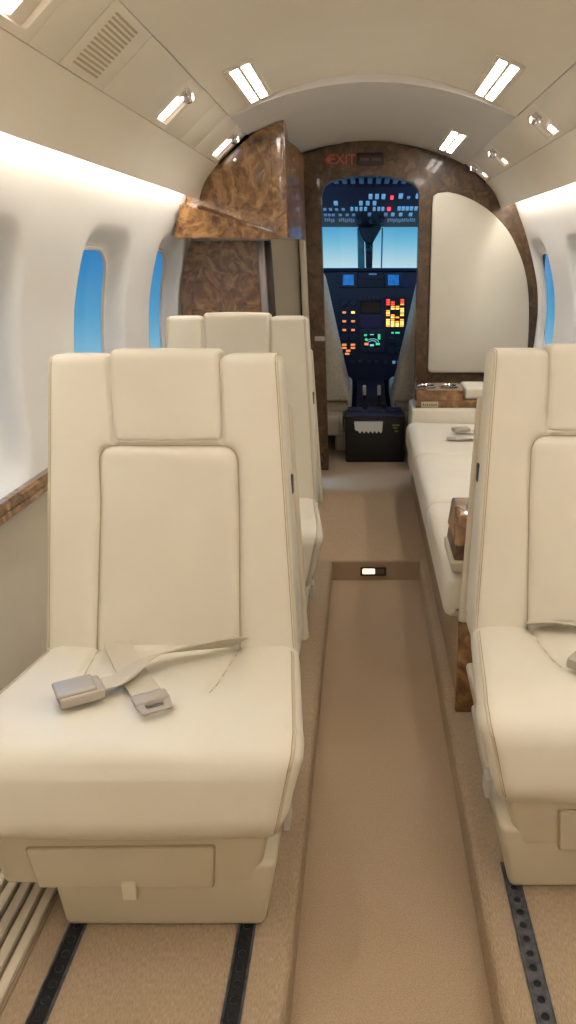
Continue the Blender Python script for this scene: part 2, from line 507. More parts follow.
# valances (overhead service channel backing + lower valance with a return lip that hides the cove tube)
for nm, S, Mi, E_, sd in (('trim_3', SL, ML, EL, -1), ('trim_4', SR, MR, ER, 1)):
    nx = Vector((sd*(S[1]-Mi[1]), 0, (Mi[0]-S[0])*sd)).normalized()  # up and outwards
    off = .010
    pts = [S, (S[0]+nx.x*off*1.0, S[1]+abs(nx.z)*off), (Mi[0]+nx.x*off, Mi[1]+abs(nx.z)*off), Mi]
    dv = Vector((E_[0]-Mi[0], E_[1]-Mi[1])); L = dv.length; nn = Vector((-dv.y, dv.x)).normalized()
    if nn.x*sd < 0: nn = -nn
    for k in range(1, 11):        # slightly bowed face
        t = k/10; q = Vector(Mi)+dv*t+nn*(.010*math.sin(PI*t)); pts.append((q.x, q.y))
    pts += [(E_[0]+sd*.006, E_[1]+.004), (E_[0]+sd*.004, E_[1]+.022), (Mi[0]+nx.x*.05, Mi[1]+.02)]
    struct(nm, sweep(pts, Y0, YB), M_CEIL, angle=50)

# floors
struct('floor', box((AX0-.02, Y0, -.03), (AX1+.02, YSTEP+.02, 0), 0), M_CARPET)
def ledge(xa, xb, inner):
    s = 1 if inner == xb else -1
    r = .016
    P = [(xa if s > 0 else xb, -.03), (xa if s > 0 else xb, HF)]
    P += [(inner-s*r+s*r*math.sin(a), HF-r+r*math.cos(a)) for a in [k/6*PI/2 for k in range(7)]]
    P += [(inner, -.03)]
    return prism(P, 'y', Y0, YSTEP)
struct('floor', ledge(-.70, AX0, AX0), M_CARPET2)
struct('floor', ledge(AX1, .80, AX1), M_CARPET2)
P = round_poly([(YSTEP, -.03), (YSTEP, HF), (5.4, HF), (5.4, -.03)], [0, .012, 0, 0])
struct('floor', prism(P, 'x', -.80, .90), M_CARPET)
# carpet welt strips beside the tracks are part of the ledge; aft wall
struct('wall_back', box((-.9, Y0-.04, -.05), (.95, Y0, 1.7), 0), M_LOWER)

# ------------------------------------------------------------------ seat tracks
def track(x, ya, yb, label):
    t = thing('seat_track', label, 'seat track', (x, 0, HF))
    obj('channel', box((-.0135, ya, -.006), (.0135, yb, .0012), 0), M_TRACKIN, t)
    holes = []
    y = ya+.02
    while y < yb-.015:
        holes.append([(.0062*math.cos(2*PI*k/12), y+.0062*math.sin(2*PI*k/12)) for k in range(12)]); y += .0254
    bm = cut_panel([(-.0125, ya), (.0125, ya), (.0125, yb), (-.0125, yb)], holes, 'z', .0012, .0042)
    for s in (-1, 1): box((s*.0125-.0015, ya, .0012), (s*.0125+.0015, yb, .0055), .0006, 1, bm)
    obj('lip', bm, M_TRACK, t)
track(-.451, .35, 2.40, 'dark metal floor track on the window side of the wide belted seat')
track(-.183, .35, 2.40, 'dark metal floor track between aisle edge and pedestal on the left')
track(.253, .35, 1.06, 'dark metal floor track running out under the seat cut by the right edge')

# ribbed heater grille along the left wall
t = thing('floor_grille', 'pale ribbed metal grille on the floor along the left wall', 'grille', (-.585, 0, HF))
for k in range(7):
    x = -.066+k*.0225
    obj('slat', box((x-.008, -1.2, .004), (x+.0075, 2.5, .022-k*.0012), .003, 2), M_GRILLE, t)
obj('pan', box((-.082, -1.2, .0), (.080, 2.5, .004), 0), M_PAN, t)

# ------------------------------------------------------------------ cabin seats
def cushion_top(y):       # height of the seat cushion's top line over its base
    return .345+.018*max(0, min(1, (.30-y)/.25)) - .07*max(0, (-y+.02)/.06)**2 if y < .03 else .345+.018*max(0, min(1, (.30-y)/.25))

def edge_line(prof, wf, xs, r, step, keep, q=PI/4):
    P = resample(prof, step); n = len(P); out = []
    ar = sum(P[i].x*P[(i+1) % n].y-P[(i+1) % n].x*P[i].y for i in range(n))
    if ar < 0: P = P[::-1]
    for i in range(n):
        t = (P[(i+1) % n]-P[i-1]).normalized(); nv = Vector((t.y, -t.x)); y, z = P[i]
        if keep(y, z, nv.x, nv.y):
            k = r*(1-math.sin(q)); out.append((wf(y, z)-xs*r*(1-math.cos(q)), y-nv.x*k, z-nv.y*k))
    # start the run after its largest gap
    g = max(range(len(out)), key=lambda i: (Vector(out[i])-Vector(out[i-1])).length)
    return out[g:]+out[:g]

def make_seat(sx, label, belts=True):
    S = thing('cabin_seat', label, 'seat')
    def fin(name, bm, m, parent, angle=40):
        if sx < 0:
            for v in bm.verts: v.co.x = -v.co.x
        return obj(name, bm, m, parent, angle=angle)
    # pedestal, flaring upwards
    fin('pedestal', hexa([(-.157, .0, 0), (.157, .0, 0), (.157, .36, 0), (-.157, .36, 0)],
                         [(-.168, -.006, .13), (.182, -.006, .13), (.182, .36, .13), (-.168, .36, .13)], .012, 4), M_BASE, S)
    sk = fin('base_skirt', hexa([(-.240, -.004, .086), (.150, -.004, .086), (.165, .36, .086), (-.245, .36, .086)],
                                [(-.255, -.010, .215), (.178, -.010, .215), (.195, .38, .215), (-.258, .38, .215)], .012, 4), M_BASE, S)
    d = prism(round_poly([(-.192, .162), (-.181, .091), (.083, .091), (.089, .166)], .004, 3), 'y', -.0125, -.004, .0012)
    dp = fin('drawer_panel', d, M_BASE, sk)
    fin('panel_gap', cut_panel(round_poly([(-.1945, .1645), (-.183, .0885), (.0855, .0885), (.0920, .169)], .005, 3),
        [round_poly([(-.192, .162), (-.181, .091), (.083, .091), (.089, .166)], .004, 3)], 'y', -.0095, -.0065), M_STITCH, sk)
    fin('pull_tab', box((-.055, -.0165, .070), (-.033, -.0105, .103), .002), M_TAB, sk)
    # seat cushion
    prof = round_poly([(.40, .205), (.40, .338), (.30, .345), (.03, .368), (-.050, .352), (-.062, .235), (-.030, .200)], [.02, .02, .1, .12, .055, .05, .014], 8)
    wl = lambda y, z: -.253-.022*max(0, min(1, (.30-y)/.30))
    wr = lambda y, z: .198+.030*max(0, min(1, (.30-y)/.30))-.030*max(0, min(1, (.350-z)/.14))
    def cdisp(x, y, z, ny, nz):
        if nz < .3: 
            # soft horizontal sag on the front roll
            return -.003*math.exp(-((x+.03)/.16)**2)
        d = 0
        for a, b in (((-.165, .34), (-.142, .10)), ((.094, .34), (.072, .10))):
            q = seg_dist(x, y, a, b); f = max(0, min(1, (y-.07)/.08))
            d += f*(.0075*math.exp(-(q/.006)**2)+.005*math.exp(-(q/.024)**2))
        d -= .004*math.exp(-((x+.035)/.09)**2)
        return d*min(1, (nz-.3)/.4)
    cu = fin('seat_cushion', pillow(prof, wl, wr, .030, disp=cdisp), M_LEATHER, S, 80)
    for xs, w in ((-1, wl), (1, wr)):
        L = edge_line(prof, w, xs, .030, .012, lambda y, z, ny, nz: y < .27 and z > .215 and (nz > .1 or ny < -.1), PI*.30)
        fin('piping', tube(L, .0022, 6), M_SEAM, cu)
        L = edge_line(prof, w, xs, .030, .012, lambda y, z, ny, nz: y < .27 and z > .215 and (nz > .1 or ny < -.1), PI*.335)
        fin('stitching', tube(L, .0009, 5), M_STITCH, cu)
    for a, b in (((-.165, .31), (-.143, .11)), ((.094, .31), (.073, .11))):
        pts = []
        for k in range(15):
            x = a[0]+(b[0]-a[0])*k/14; y = a[1]+(b[1]-a[1])*k/14
            f_ = max(0, min(1, (y-.07)/.08)); zt_ = .345+(.023*max(0, min(1, (.30-y)/.27)))
            pts.append((x, y, zt_-f_*.0115+.0045*math.exp(-((x+.035)/.09)**2)))
        fin('stitching', tube(pts, .0010, 5), M_STITCH2, cu)
    # backrest
    zb, zt = .325, .849
    prof = round_poly([(.272, zb), (.355, zt), (.44, zt-.005), (.380, zb)], [.016, .018, .03, .02], 8)
    bprof = prof
    f = lambda z: (z-zb)/(zt-zb)
    bl = lambda y, z: -.257+.040*f(z)
    br = lambda y, z: .199-.024*f(z)
    line = [(-.164, .33)]+[(p.x, p.y) for p in round_poly([(-.141, .600), (-.139, .698), (.098, .698), (.099, .600)], [0, .030, .030, 0], 5)]+[(.093, .33)]
    segs = list(zip(line, line[1:]))+[((-.112, .700), (-.114, .86)), ((.073, .700), (.071, .86))]
    def bdisp(x, y, z, ny, nz):
        if ny > -.2 and nz < .5: return 0
        d = 0; q = min(seg_dist(x, z, a, b) for a, b in segs)
        d += .0060*math.exp(-(q/.0038)**2)+.0042*math.exp(-(q/.013)**2)
        if -.150 < x < .10 and z < .69: d -= .003*math.sin(PI*(x+.150)/.25)*min(1, (z-.33)/.08 if z > .33 else 0)
        if -.112 < x < .072 and z > .71: d += .012*min(1, min(x+.112, .072-x)/.012)
        return d
    bk = fin('backrest', pillow(prof, bl, br, .018, .004, .003, bdisp), M_LEATHER, S, 80)
    # headrest pad seated in the notch
    hp = round_poly([(.3345, .706), (.3555, .857), (.438, .851), (.422, .72)], [.008, .018, .03, .01], 8)
    for (xa, za), (xb, z_b) in segs[:-2]:
        K = max(1, int(math.hypot(xb-xa, z_b-za)/.03))
        pts = [(xa+(xb-xa)*k/K, .272+.083*f(za+(z_b-za)*k/K)+.0078, za+(z_b-za)*k/K) for k in range(K+1)]
        fin('stitching', tube(pts, .0011, 5), M_STITCH2, bk)
    fin('headrest', pillow(hp, lambda y, z: -.1112, lambda y, z: .0712, .009, .004, .005,
        lambda x, y, z, ny, nz: (-.0025*math.cos(max(-1, min(1, (x+.02)/.095))*PI/2) if ny < 0 else 0)), M_LEATHER, S, 80)
    for xs, w in ((-1, bl), (1, br)):
        kp = lambda y, z, ny, nz: z > zb+.015 and y < .41 and (ny < -.1 or nz > .3)
        fin('piping', tube(edge_line(bprof, w, xs, .018, .012, kp, PI*.27), .0016, 6), M_SEAM, bk)
        fin('stitching', tube(edge_line(bprof, w, xs, .018, .012, kp, PI*.34), .0008, 5), M_STITCH, bk)
    # hard shell on the rear of the backrest
    shp = round_poly([(.384, .30), (.450, .75), (.468, .745), (.405, .29)], .008, 4)
    fin('back_shell', pillow(shp, lambda y, z: -.235+.03*f(z), lambda y, z: .206-.03*f(z), .008, .02, .03), M_SHELL, S, 80)
    # recline catch and side clip on the aisle side
    fin('recline_catch', box((.1825, .372, .60), (.1885, .386, .635), .002), M_TRACK, S)
    fin('side_clip', box((.188, .05, .142), (.198, .085, .178), .002), M_CLIP, S)
    return S

def belt_crossed(S):
    z = lambda y: cushion_top(y)+.0135
    # webbing with the tongue end
    pts = spline([(-.128, .285, z(.285)-.008), (-.105, .235, z(.235)), (-.06, .15, z(.15)), (-.015, .075, z(.075)+.002)], 6)
    st = obj('belt_strap', ribbon(pts, .044, .0025), M_BELT, S)
    ang = math.atan2(-.075, .045)
    Mx = Matrix.Translation((.002, .045, z(.045)+.002)) @ Matrix.Rotation(ang, 4, 'Z')
    bm = box((-.022, -.026, 0), (.004, .026, .008), .003, M=Mx)
    cut = cut_panel(round_poly([(-.002, -.026), (.030, -.022), (.030, .022), (-.002, .026)], .006, 4),
                    [round_poly([(.006, -.014), (.020, -.012), (.020, .012), (.006, .014)], .004, 4)], 'z', .002, .005)
    cut.transform(Mx); merge(bm, cut)
    obj('latch_tongue', bm, M_BUCKLE, st)
    # webbing with the buckle, twisted over on its way across
    pts = spline([(.098, .275, z(.275)-.004), (.05, .225, z(.225)+.012), (-.03, .175, z(.175)+.016), (-.062, .105, z(.105)+.012), (-.084, .088, z(.088)+.010)], 6)
    n = len(pts)
    st2 = obj('belt_strap', ribbon(pts, .040, .0025, tilt=[.75*math.exp(-((i/n-.15)/.45)**2) for i in range(n)]), M_BELT, S)
    Mx = Matrix.Translation((-.108, .068, z(.07)+.001)) @ Matrix.Scale(1.1, 4) @ Matrix.Rotation(math.radians(30), 4, 'Z') @ Matrix.Rotation(math.radians(-6), 4, 'X')
    bm = box((-.034, -.027, 0), (.026, .027, .016), .004, 3, M=Mx)
    bu = obj('buckle', bm, M_BUCKLE, st2)
    obj('buckle_cover', box((-.036, -.025, .013), (.016, .025, .021), .004, 3, M=Mx), M_BUCKLE, S).parent = st2

def belt_open(S):
    z = lambda y: cushion_top(y)+.0135
    pts = spline([(-.098, .268, z(.268)-.006), (-.05, .255, z(.255)+.004), (.02, .235, z(.235)+.006), (.10, .20, z(.20)+.004), (.15, .14, z(.14))], 6)
    n = len(pts)
    st = obj('belt_strap', ribbon(pts, .044, .0025, tilt=[-.5*math.exp(-(i/n/.5)**2) for i in range(n)]), M_BELT, S)
    Mx = Matrix.Translation((-.034, .086, z(.09)+.001)) @ Matrix.Rotation(math.radians(50), 4, 'Z')
    st2 = obj('belt_strap', ribbon(spline([(.14, .27, z(.27)), (.075, .18, z(.18)+.006), (.005, .12, z(.12)+.006)], 6), .042, .0025), M_BELT, S)
    obj('buckle', box((-.034, -.027, 0), (.030, .027, .016), .004, 3, M=Mx), M_BUCKLE, st2)
    obj('buckle_cover', box((-.036, -.025, .013), (.018, .025, .021), .004, 3, M=Mx), M_BUCKLE, st2)

SG = 'cream leather cabin seats'
s1 = make_seat(1, 'cream leather cabin seat with a crossed unbuckled belt, in front of a second like seat')
s1.location = (-.313, .929, HF); s1['group'] = SG
s2 = copy_tree(s1); s2.location = (-.329, 1.800, HF)
s2['label'] = 'cream leather cabin seat half hidden behind the seat with the crossed belt'
belt_crossed(s1); belt_crossed(s2)
s3 = make_seat(-1, 'cream leather cabin seat cut by the right photo edge, blocking view of the divan')
s3.location = (.403, 1.006, HF); s3['group'] = SG
belt_open(s3)

# ------------------------------------------------------------------ divan on the right
dv = thing('divan', 'long cream leather side-facing divan beside the aisle, behind the right seat', 'divan', (0, 0, HF))
ys = [1.53, 2.07, 2.62, 3.16]
for k in range(3):
    a, b = ys[k]+.001, ys[k+1]-.001
    # profile in (x,z) swept along y: use pillow and swap axes
    prof = round_poly([(.180, .232), (.180, .345), (.60, .33), (.60, .225)], [.03, .045, .02, .01], 8)
    bm = pillow(prof, lambda y, z: a, lambda y, z: b, .022 if k else .03, .01, .012,
                lambda x, y, z, ny, nz: (-.006*math.sin(PI*(x-a)/(b-a)) if nz > .5 else 0))
    for v in bm.verts: v.co = Vector((v.co.y, v.co.x, v.co.z))
    obj('seat_cushion', bm, M_LEATHER, dv, angle=80)
obj('base', box((.222, 1.545, 0), (.66, 3.40, .228), .006), M_CARPET2, dv)
obj('end_panel', box((.214, 1.525, 0), (.66, 1.545, .226), .003), M_BURL, dv)
prof = round_poly([(.56, .30), (.62, .64), (.72, .62), (.68, .30)], .03, 6)
bm = pillow(prof, lambda y, z: 1.56, lambda y, z: 3.15, .03, .012, .03)
for v in bm.verts: v.co = Vector((v.co.y, v.co.x, v.co.z))
obj('back_cushion', bm, M_LEATHER, dv, angle=80)
ab = box((.205, 3.165, .10), (.66, 3.40, .395), .012, 3)
obj('end_block', ab, M_LEATHER, dv)
# loose divan belt
Mx = Matrix.Translation((.385, 2.92, .352)) @ Matrix.Rotation(math.radians(15), 4, 'Z')
bl_ = obj('belt_strap', ribbon(spline([(.55, 2.93, .352), (.48, 2.90, .356), (.41, 2.92, .356)], 6), .04, .0025), M_BELT, dv)
obj('buckle', box((-.035, -.022, .002), (.03, .022, .018), .004, M=Mx), M_BUCKLE, bl_)
bl_ = obj('belt_strap', ribbon(spline([(.55, 2.86, .352), (.46, 2.84, .354), (.39, 2.81, .354), (.345, 2.80, .354)], 6), .035, .0025), M_BELT, dv)
obj('latch_tongue', box((.315, 2.785, .352), (.35, 2.815, .358), .002), M_BUCKLE, bl_)

# burl console with two cup holders on the divan's far end block
t = thing('cup_holder_console', 'burl wood console with two cup holders at the far end of the divan', 'console', (0, 0, HF+.396))
bd = cut_panel([(.222, 3.19), (.655, 3.19), (.655, 3.40), (.222, 3.40)], [], 'z', 0, .030)
obj('plinth', bd, M_BURL, t, angle=30)
P = round_poly([(.224, 3.20), (.425, 3.20), (.425, 3.40), (.224, 3.40)], .012, 4)
holes = [[(cx+.034*math.cos(2*PI*k/28), 3.30+.034*math.sin(2*PI*k/28)) for k in range(28)] for cx in (.276, .372)]
obj('cup_tray', cut_panel(P, holes, 'z', .030, .072), M_BURL, t, angle=30)
for cx in (.276, .372):
    c = lathe([(.0, .034), (.030, .034), (.0335, .04), (.0335, .072), (.040, .0735), (.0405, .0765), (.036, .078), (.031, .074), (.030, .042), (.0, .040)], 28,
              M=Matrix.Translation((cx, 3.30, 0)))
    obj('cup_holder', c, M_CHROME, t)
obj('arm_pad', box((.432, 3.215, .030), (.655, 3.40, .080), .012, 3), M_LEATHER, t)
st = obj('placard', box((.246, 3.1855, .002), (.318, 3.19, .026), .001), M_STICK, t)
bm = bmesh.new()
for k in range(7): box((.252+k*.009, 3.1845, .009), (.2575+k*.009, 3.1855, .019-.003*(k % 2)), 0, bm=bm)
obj('placard_marks', bm, M_STICKTX, st)

# burl armrest with a recessed cup ring at the near end of the divan
t = thing('armrest_console', 'small burl topped armrest standing on the near divan cushion', 'armrest', (.240, 1.570, HF+.350))
obj('base', hexa([(-.048, -.05, .002), (.09, -.05, .002), (.09, .10, .002), (-.048, .10, .002)], [(-.050, -.055, .030), (.09, -.055, .030), (.09, .11, .030), (-.050, .11, .030)], .006), M_BASE, t)
obj('neck', hexa([(-.044, -.05, .030), (.09, -.05, .030), (.09, .10, .030), (-.044, .10, .030)], [(-.040, -.045, .062), (.09, -.045, .062), (.09, .10, .062), (-.040, .10, .062)], .004), M_BURLD, t)
obj('top', hexa([(-.044, -.05, .062), (.09, -.05, .062), (.09, .10, .062), (-.044, .10, .062)], [(-.034, -.025, .120), (.09, -.025, .120), (.09, .11, .120), (-.034, .11, .120)], .005), M_BURL, t)
t.scale = (1, 1, 1.05)
obj('cup_ring', lathe([(.018, .119), (.018, .122), (.022, .124), (.026, .122), (.026, .119)], 24, M=Matrix.Translation((.015, .03, 0))), M_CHROME, t)

# ------------------------------------------------------------------ bulkhead, door frame and panels
# fuselage outline of the bulkhead (a little behind the headliner edges)
out = [(-.70, .06), (-.70, .80), (-.665, 1.07), (-.60, 1.27), (-.50, 1.42), (-.36, 1.53), (-.20, 1.60), (.04, 1.63), (.28, 1.60), (.45, 1.53), (.60, 1.42), (.69, 1.29), (.78, 1.08), (.82, .90), (.81, .70), (.74, .06)]
DOOR = round_poly([(-.172, .06), (-.186, 1.20), (-.182, 1.385), (.032, 1.425), (.249, 1.385), (.250, 1.20), (.247, .06)], [0, .2, .07, .5, .07, .2, 0], 8)
DR = [(p[0], p[1]) for p in DOOR]
struct('wall_front', cut_panel(out+DR[::-1], [], 'y', YB, YB+.03), M_BURLD)
fr_out = [(p[0], p[1]) for p in round_poly([(-.232, .06), (-.258, 1.34), (-.262, 1.50), (.030, 1.575), (.300, 1.50), (.300, 1.30), (.298, .06)], [0, 0, .02, .3, .02, 0, 0], 6)]
struct('trim_5', cut_panel(fr_out+DR[::-1], [], 'y', YB-.028, YB+.05), M_BURLD)
# cream padded panel on the right of the door
PR = [(.308, 1.30), (.312, 1.332), (.330, 1.344)]+[(p.x, p.y) for p in spline([(a, b, 0) for a, b in ((.375, 1.349), (.437, 1.335), (.505, 1.307), (.580, 1.259), (.652, 1.188), (.697, 1.116), (.735, 1.032), (.757, .948), (.770, .850), (.776, .725), (.776, .57))], 5)]
PR += [(.765, .553), (.326, .553), (.311, .560), (.308, .575)]
t = obj('bulkhead_lining', cut_panel(PR, [], 'y', YB-.022, YB-.001, bevel=.006), M_LEATHER)
tag(t, 'large cream padded panel with curved top on the burl bulkhead beside the cockpit door', 'panel')
t = obj('bulkhead_lining', cut_panel([(-.64, .09), (-.28, .09), (-.296, 1.385), (-.50, 1.36), (-.62, 1.15)], [], 'y', YB-.02, YB-.001, bevel=.005), M_SHELL)
tag(t, 'plain cream wall panel between galley partition and cockpit door, left of the doorway', 'panel')
struct('trim_6', hexa([(-.262, YB-.05, .08), (-.236, YB-.05, .08), (-.236, YB-.001, .08), (-.262, YB-.001, .08)],
                      [(-.292, YB-.05, 1.365), (-.262, YB-.05, 1.365), (-.262, YB-.001, 1.365), (-.292, YB-.001, 1.365)], .004), M_SHELL)
t = obj('door_catch', box((-.226, YB-.034, .702), (-.178, YB-.027, .724), .002), M_CLIP)
tag(t, 'small pale metal catch on the left post of the cockpit doorway', 'catch')

# exit lettering and dark placard over the doorway
YF = YB-.0279
RX = Matrix.Rotation(PI/2, 4, 'X')
t = thing('exit_sign', 'red EXIT lettering with a left arrow over the cockpit doorway', 'sign', (-.098, YF, 1.478))
b = text_bm('EXIT', .056, Matrix.Translation((.008, -.0005, 0)) @ RX @ Matrix.Scale(1.02, 4, (1, 0, 0)))
obj('lettering', b, M_EXIT, t, smooth=False)
obj('arrow', prism([(-.068, 0), (-.050, .020), (-.050, .008), (-.046, .008), (-.046, -.008), (-.050, -.008), (-.050, -.020)], 'y', -.0013, .0), M_EXIT, t, smooth=False)
t = thing('placard_light', 'dark rounded warning placard beside the red EXIT lettering', 'sign', (.033, YF, 1.480))
obj('plate', prism(round_poly([(-.060, -.026), (.060, -.026), (.060, .026), (-.060, .026)], .010, 4), 'y', -.005, 0, .0015), M_PLATE, t)
bm = bmesh.new()
for x0 in (-.044, .006):
    for k in range(5): box((x0+k*.0078, -.0056, -.006), (x0+k*.0078+.0052, -.0049, .006-.002*(k % 2)), 0, bm=bm)
obj('marks', bm, M_PLATETX, t)

# ------------------------------------------------------------------ galley on the left
t = thing('galley_cabinet', 'glossy burl wood overhead cabinet at the left ahead of the windows', 'cabinet', (0, 0, 0))
zc = lambda x: (ceil_z(x, True)-.002 if x > -.380 else 1.466-(-.386-x)*.90)
def cabinet(poly_plan, zlo, ztop, bev=.004):
    b = bmesh.new()
    A = [b.verts.new((x, y, zlo)) for x, y in poly_plan]; B = [b.verts.new((x, y, ztop(x))) for x, y in poly_plan]
    n = len(A); b.faces.new(A[::-1]); b.faces.new(B)
    for i in range(n): b.faces.new((A[i], A[(i+1) % n], B[(i+1) % n], B[i]))
    bmesh.ops.recalc_face_normals(b, faces=b.faces[:])
    return b
YC = 2.80
nfr = 14
front = [(-.600+(-.262+.600)*k/nfr, YC) for k in range(nfr+1)]
plan = front+[(-.262, YC+.05), (-.290, 3.30), (-.596, 3.30)]
obj('body', cabinet(plan, 1.146, zc), M_BURL, t, angle=25)
# angled aisle-side door, a little lower than the body
side = round_poly([(-.310, YC-.006), (-.264, YC-.006), (-.236, 3.04), (-.236, 3.30), (-.310, 3.30)], [.004, .014, .02, 0, 0], 5)
obj('side_door', prism(side, 'z', 1.140, 1.452, 0), M_BURL, t, angle=40)
# tapering drop lip along the lower edge, swelling towards the wall
b = bmesh.new()
L0 = [(-.636, 2.70, 1.136), (-.604, 2.70, 1.244), (-.594, 2.82, 1.262), (-.630, 2.82, 1.136)]
L1 = [(-.290, 2.785, 1.136), (-.290, 2.785, 1.150), (-.290, 2.82, 1.160), (-.290, 2.82, 1.136)]
va = [b.verts.new(p) for p in L0]; vb = [b.verts.new(p) for p in L1]
b.faces.new(va[::-1]); b.faces.new(vb)
for i in range(4): b.faces.new((va[i], va[(i+1) % 4], vb[(i+1) % 4], vb[i]))
bmesh.ops.recalc_face_normals(b, faces=b.faces[:])
bmesh.ops.bevel(b, geom=b.edges[:], offset=.004, segments=2, affect='EDGES')
obj('drop_lip', b, M_BURL, t, angle=30)
obj('kick_trim', box((-.60, YC+.01, 1.130), (-.33, YC+.05, 1.141), .002), M_GREYTRIM, t)
obj('latch', lathe([(0, .004), (.006, .003), (.008, 0), (.008, -.004), (0, -.004)], 16, M=Matrix.Translation((-.43, YC-.001, 1.385)) @ RX), M_CHROME, t)

t = thing('galley_partition', 'burl wood partition under the overhead cabinet with a dark edge', 'partition', (0, 0, HF))
b = bmesh.new()
zz = [0, .2, .45, .7, .9, 1.06]
pp = [(wx(-1, z+HF)+.008, z) for z in zz]+[(-.385, 1.06), (-.36, .0)]
obj('panel', prism(pp, 'y', 2.97, 3.00), M_BURL, t, angle=25)
obj('edge_post', hexa([(-.362, 2.955, 0), (-.338, 2.955, 0), (-.338, 3.005, 0), (-.362, 3.005, 0)], [(-.392, 2.955, 1.062), (-.364, 2.955, 1.062), (-.364, 3.005, 1.062), (-.392, 3.005, 1.062)], .005), M_GREYTRIM, t)
obj('rear_edge', hexa([(-.345, 3.005, 0), (-.310, 3.005, 0), (-.310, 3.04, 0), (-.345, 3.04, 0)], [(-.374, 3.005, 1.062), (-.346, 3.005, 1.062), (-.346, 3.04, 1.062), (-.374, 3.04, 1.062)], .004), M_DKEDGE, t)

# ------------------------------------------------------------------ ceiling lamps
def lamp(xc, ya, yb, label, front=False, group=None):
    z0 = ceil_z(xc, front); d = (ceil_z(xc+.02, front)-ceil_z(xc-.02, front))/.04
    a = math.atan(d)
    t = thing('ceiling_lamp', label, 'ceiling lamp', (xc, (ya+yb)/2, z0-.002), 0, group)
    t.rotation_euler = (0, -a, 0)
    h = (yb-ya)/2; w = .030
    rim = cut_panel(round_poly([(-w-.008, -h-.02), (w+.008, -h-.02), (w+.008, h+.02), (-w-.008, h+.02)], .006, 3),
                    [round_poly([(s*.0150-.0105, -h), (s*.0150+.0105, -h), (s*.0150+.0105, h), (s*.0150-.0105, h)], .003, 3) for s in (-1, 1)], 'z', -.004, .004, bevel=.001)
    obj('frame', rim, M_PANEL, t)
    for s in (-1, 1):
        cut = .28 if s < 0 else -.3
        g = cut*h
        for lo, hi in ((-h, g-.003), (g+.003, h)):
            obj('diffuser', box((s*.0150-.010, lo, -.003), (s*.0150+.010, hi, .004), .002), M_LAMP, t)
    return t
lamp(-.296, 2.05, 2.43, 'twin tube ceiling lamp above the left reading lights')
lamp(.346, 2.03, 2.43, 'longer twin tube ceiling lamp on the right, larger of the two there')
lamp(.346, 3.02, 3.50, 'smaller twin tube ceiling lamp on the right, close to the bulkhead', True)
for y in (.78, -.45):  # lamps added out of view as fill light on the near seats
    for x in (-.308, .352):
        lamp(x, y-.25, y+.25, 'added unseen twin tube lamp further aft along the cabin ceiling', group='added aft ceiling lamps')

# cove tubes hidden behind the valance edge
for sd, x, z, nm in ((-1, -.577, 1.305, 'warm tube lamp hidden behind the left valance edge'), (1, .640, 1.325, 'warm tube lamp hidden behind the right valance edge')):
    yy1 = 2.74 if sd < 0 else 3.62
    t = obj('cove_lamp', tube([(x, -1.4, z), (x, yy1, z)], .007, 8), M_COVE)
    tag(t, nm, 'cove lamp')

# ------------------------------------------------------------------ overhead service panels
def oframe(S, Mi, sd):
    """local frame on the service channel: u across (seam -> valance), y along, n into the cabin"""
    u = Vector((Mi[0]-S[0], 0, Mi[1]-S[1])); W = u.length; u.normalize()
    n = Vector((u.z, 0, -u.x))
    if n.z > 0: n = -n
    return u, n, W
def place(sd, y):
    S, Mi = (SL, ML) if sd < 0 else (SR, MR)
    u, n, W = oframe(S, Mi, sd)
    R = Matrix((Vector((u.x, 0, u.z)), Vector((0, 1, 0)), n)).transposed().to_4x4()
    return Matrix.Translation((S[0], y, S[1])) @ R, W
def opanel(sd, ya, yb, label, group=None, vent=False):
    Mx, W = place(sd, 0)
    t = thing('overhead_panel', label, 'overhead panel', (0, 0, 0), 0, group)
    t.matrix_world = Matrix.Translation(Mx @ Vector((W/2, (ya+yb)/2, -.010)))
    inv = t.matrix_world.inverted()
    bm = box((.0015, ya+.0012, -.010), (W-.0012, yb-.0012, .001), .0012, 2, M=inv @ Mx)
    obj('cover', bm, M_PANEL, t)
    if vent:
        bm = bmesh.new()
        for k in range(13):
            uu = .018+k*(W-.036)/12
            box((uu-.0022, ya+.035, .0006), (uu+.0022, yb-.06, .0018), .0004, 1, bm, M=inv @ Mx)
        g = obj('vent_slots', bm, M_GAPV, t)
    return t
M_GAPV = mat('vent slot', (198, 180, 148), .7)
LP = [(-1.5, -.2), (-.2, .62), (.62, .98), (1.27, 1.385), (1.385, 1.60), (1.60, 1.95), (2.12, 2.24), (2.24, 2.42), (2.42, 2.60)]
opanel(-1, -1.5, -.2, 'long plain overhead panel over the aft left sidewall')
opanel(-1, -.2, 1.015, 'plain overhead panel aft of the first reading light on the left')
opanel(-1, 1.265, 1.385, 'narrow plain overhead panel between the first reading light and the louvred panel')
opanel(-1, 1.385, 1.60, 'louvred overhead panel with thin slots on the left ceiling', vent=True)
opanel(-1, 1.60, 1.93, 'plain square overhead panel beside the louvred panel')
opanel(-1, 2.08, 2.24, 'left overhead panel joining the rear one of the two lit reading lights ahead')
opanel(-1, 2.24, 2.42, 'middle blank overhead panel between the two lit reading lights on the left')
opanel(-1, 2.42, 2.60, 'left overhead panel just aft of the reading light by the burl cabinet')
opanel(1, -1.5, .6, 'long plain overhead panel over the aft right sidewall')
opanel(1, .6, 2.24, 'long plain overhead panel aft of the largest reading light on the right')
opanel(1, 2.42, 2.99, 'right overhead panel between the largest reading light and the middle one')
opanel(1, 3.14, 3.47, 'short right overhead panel between the two farther reading lights')

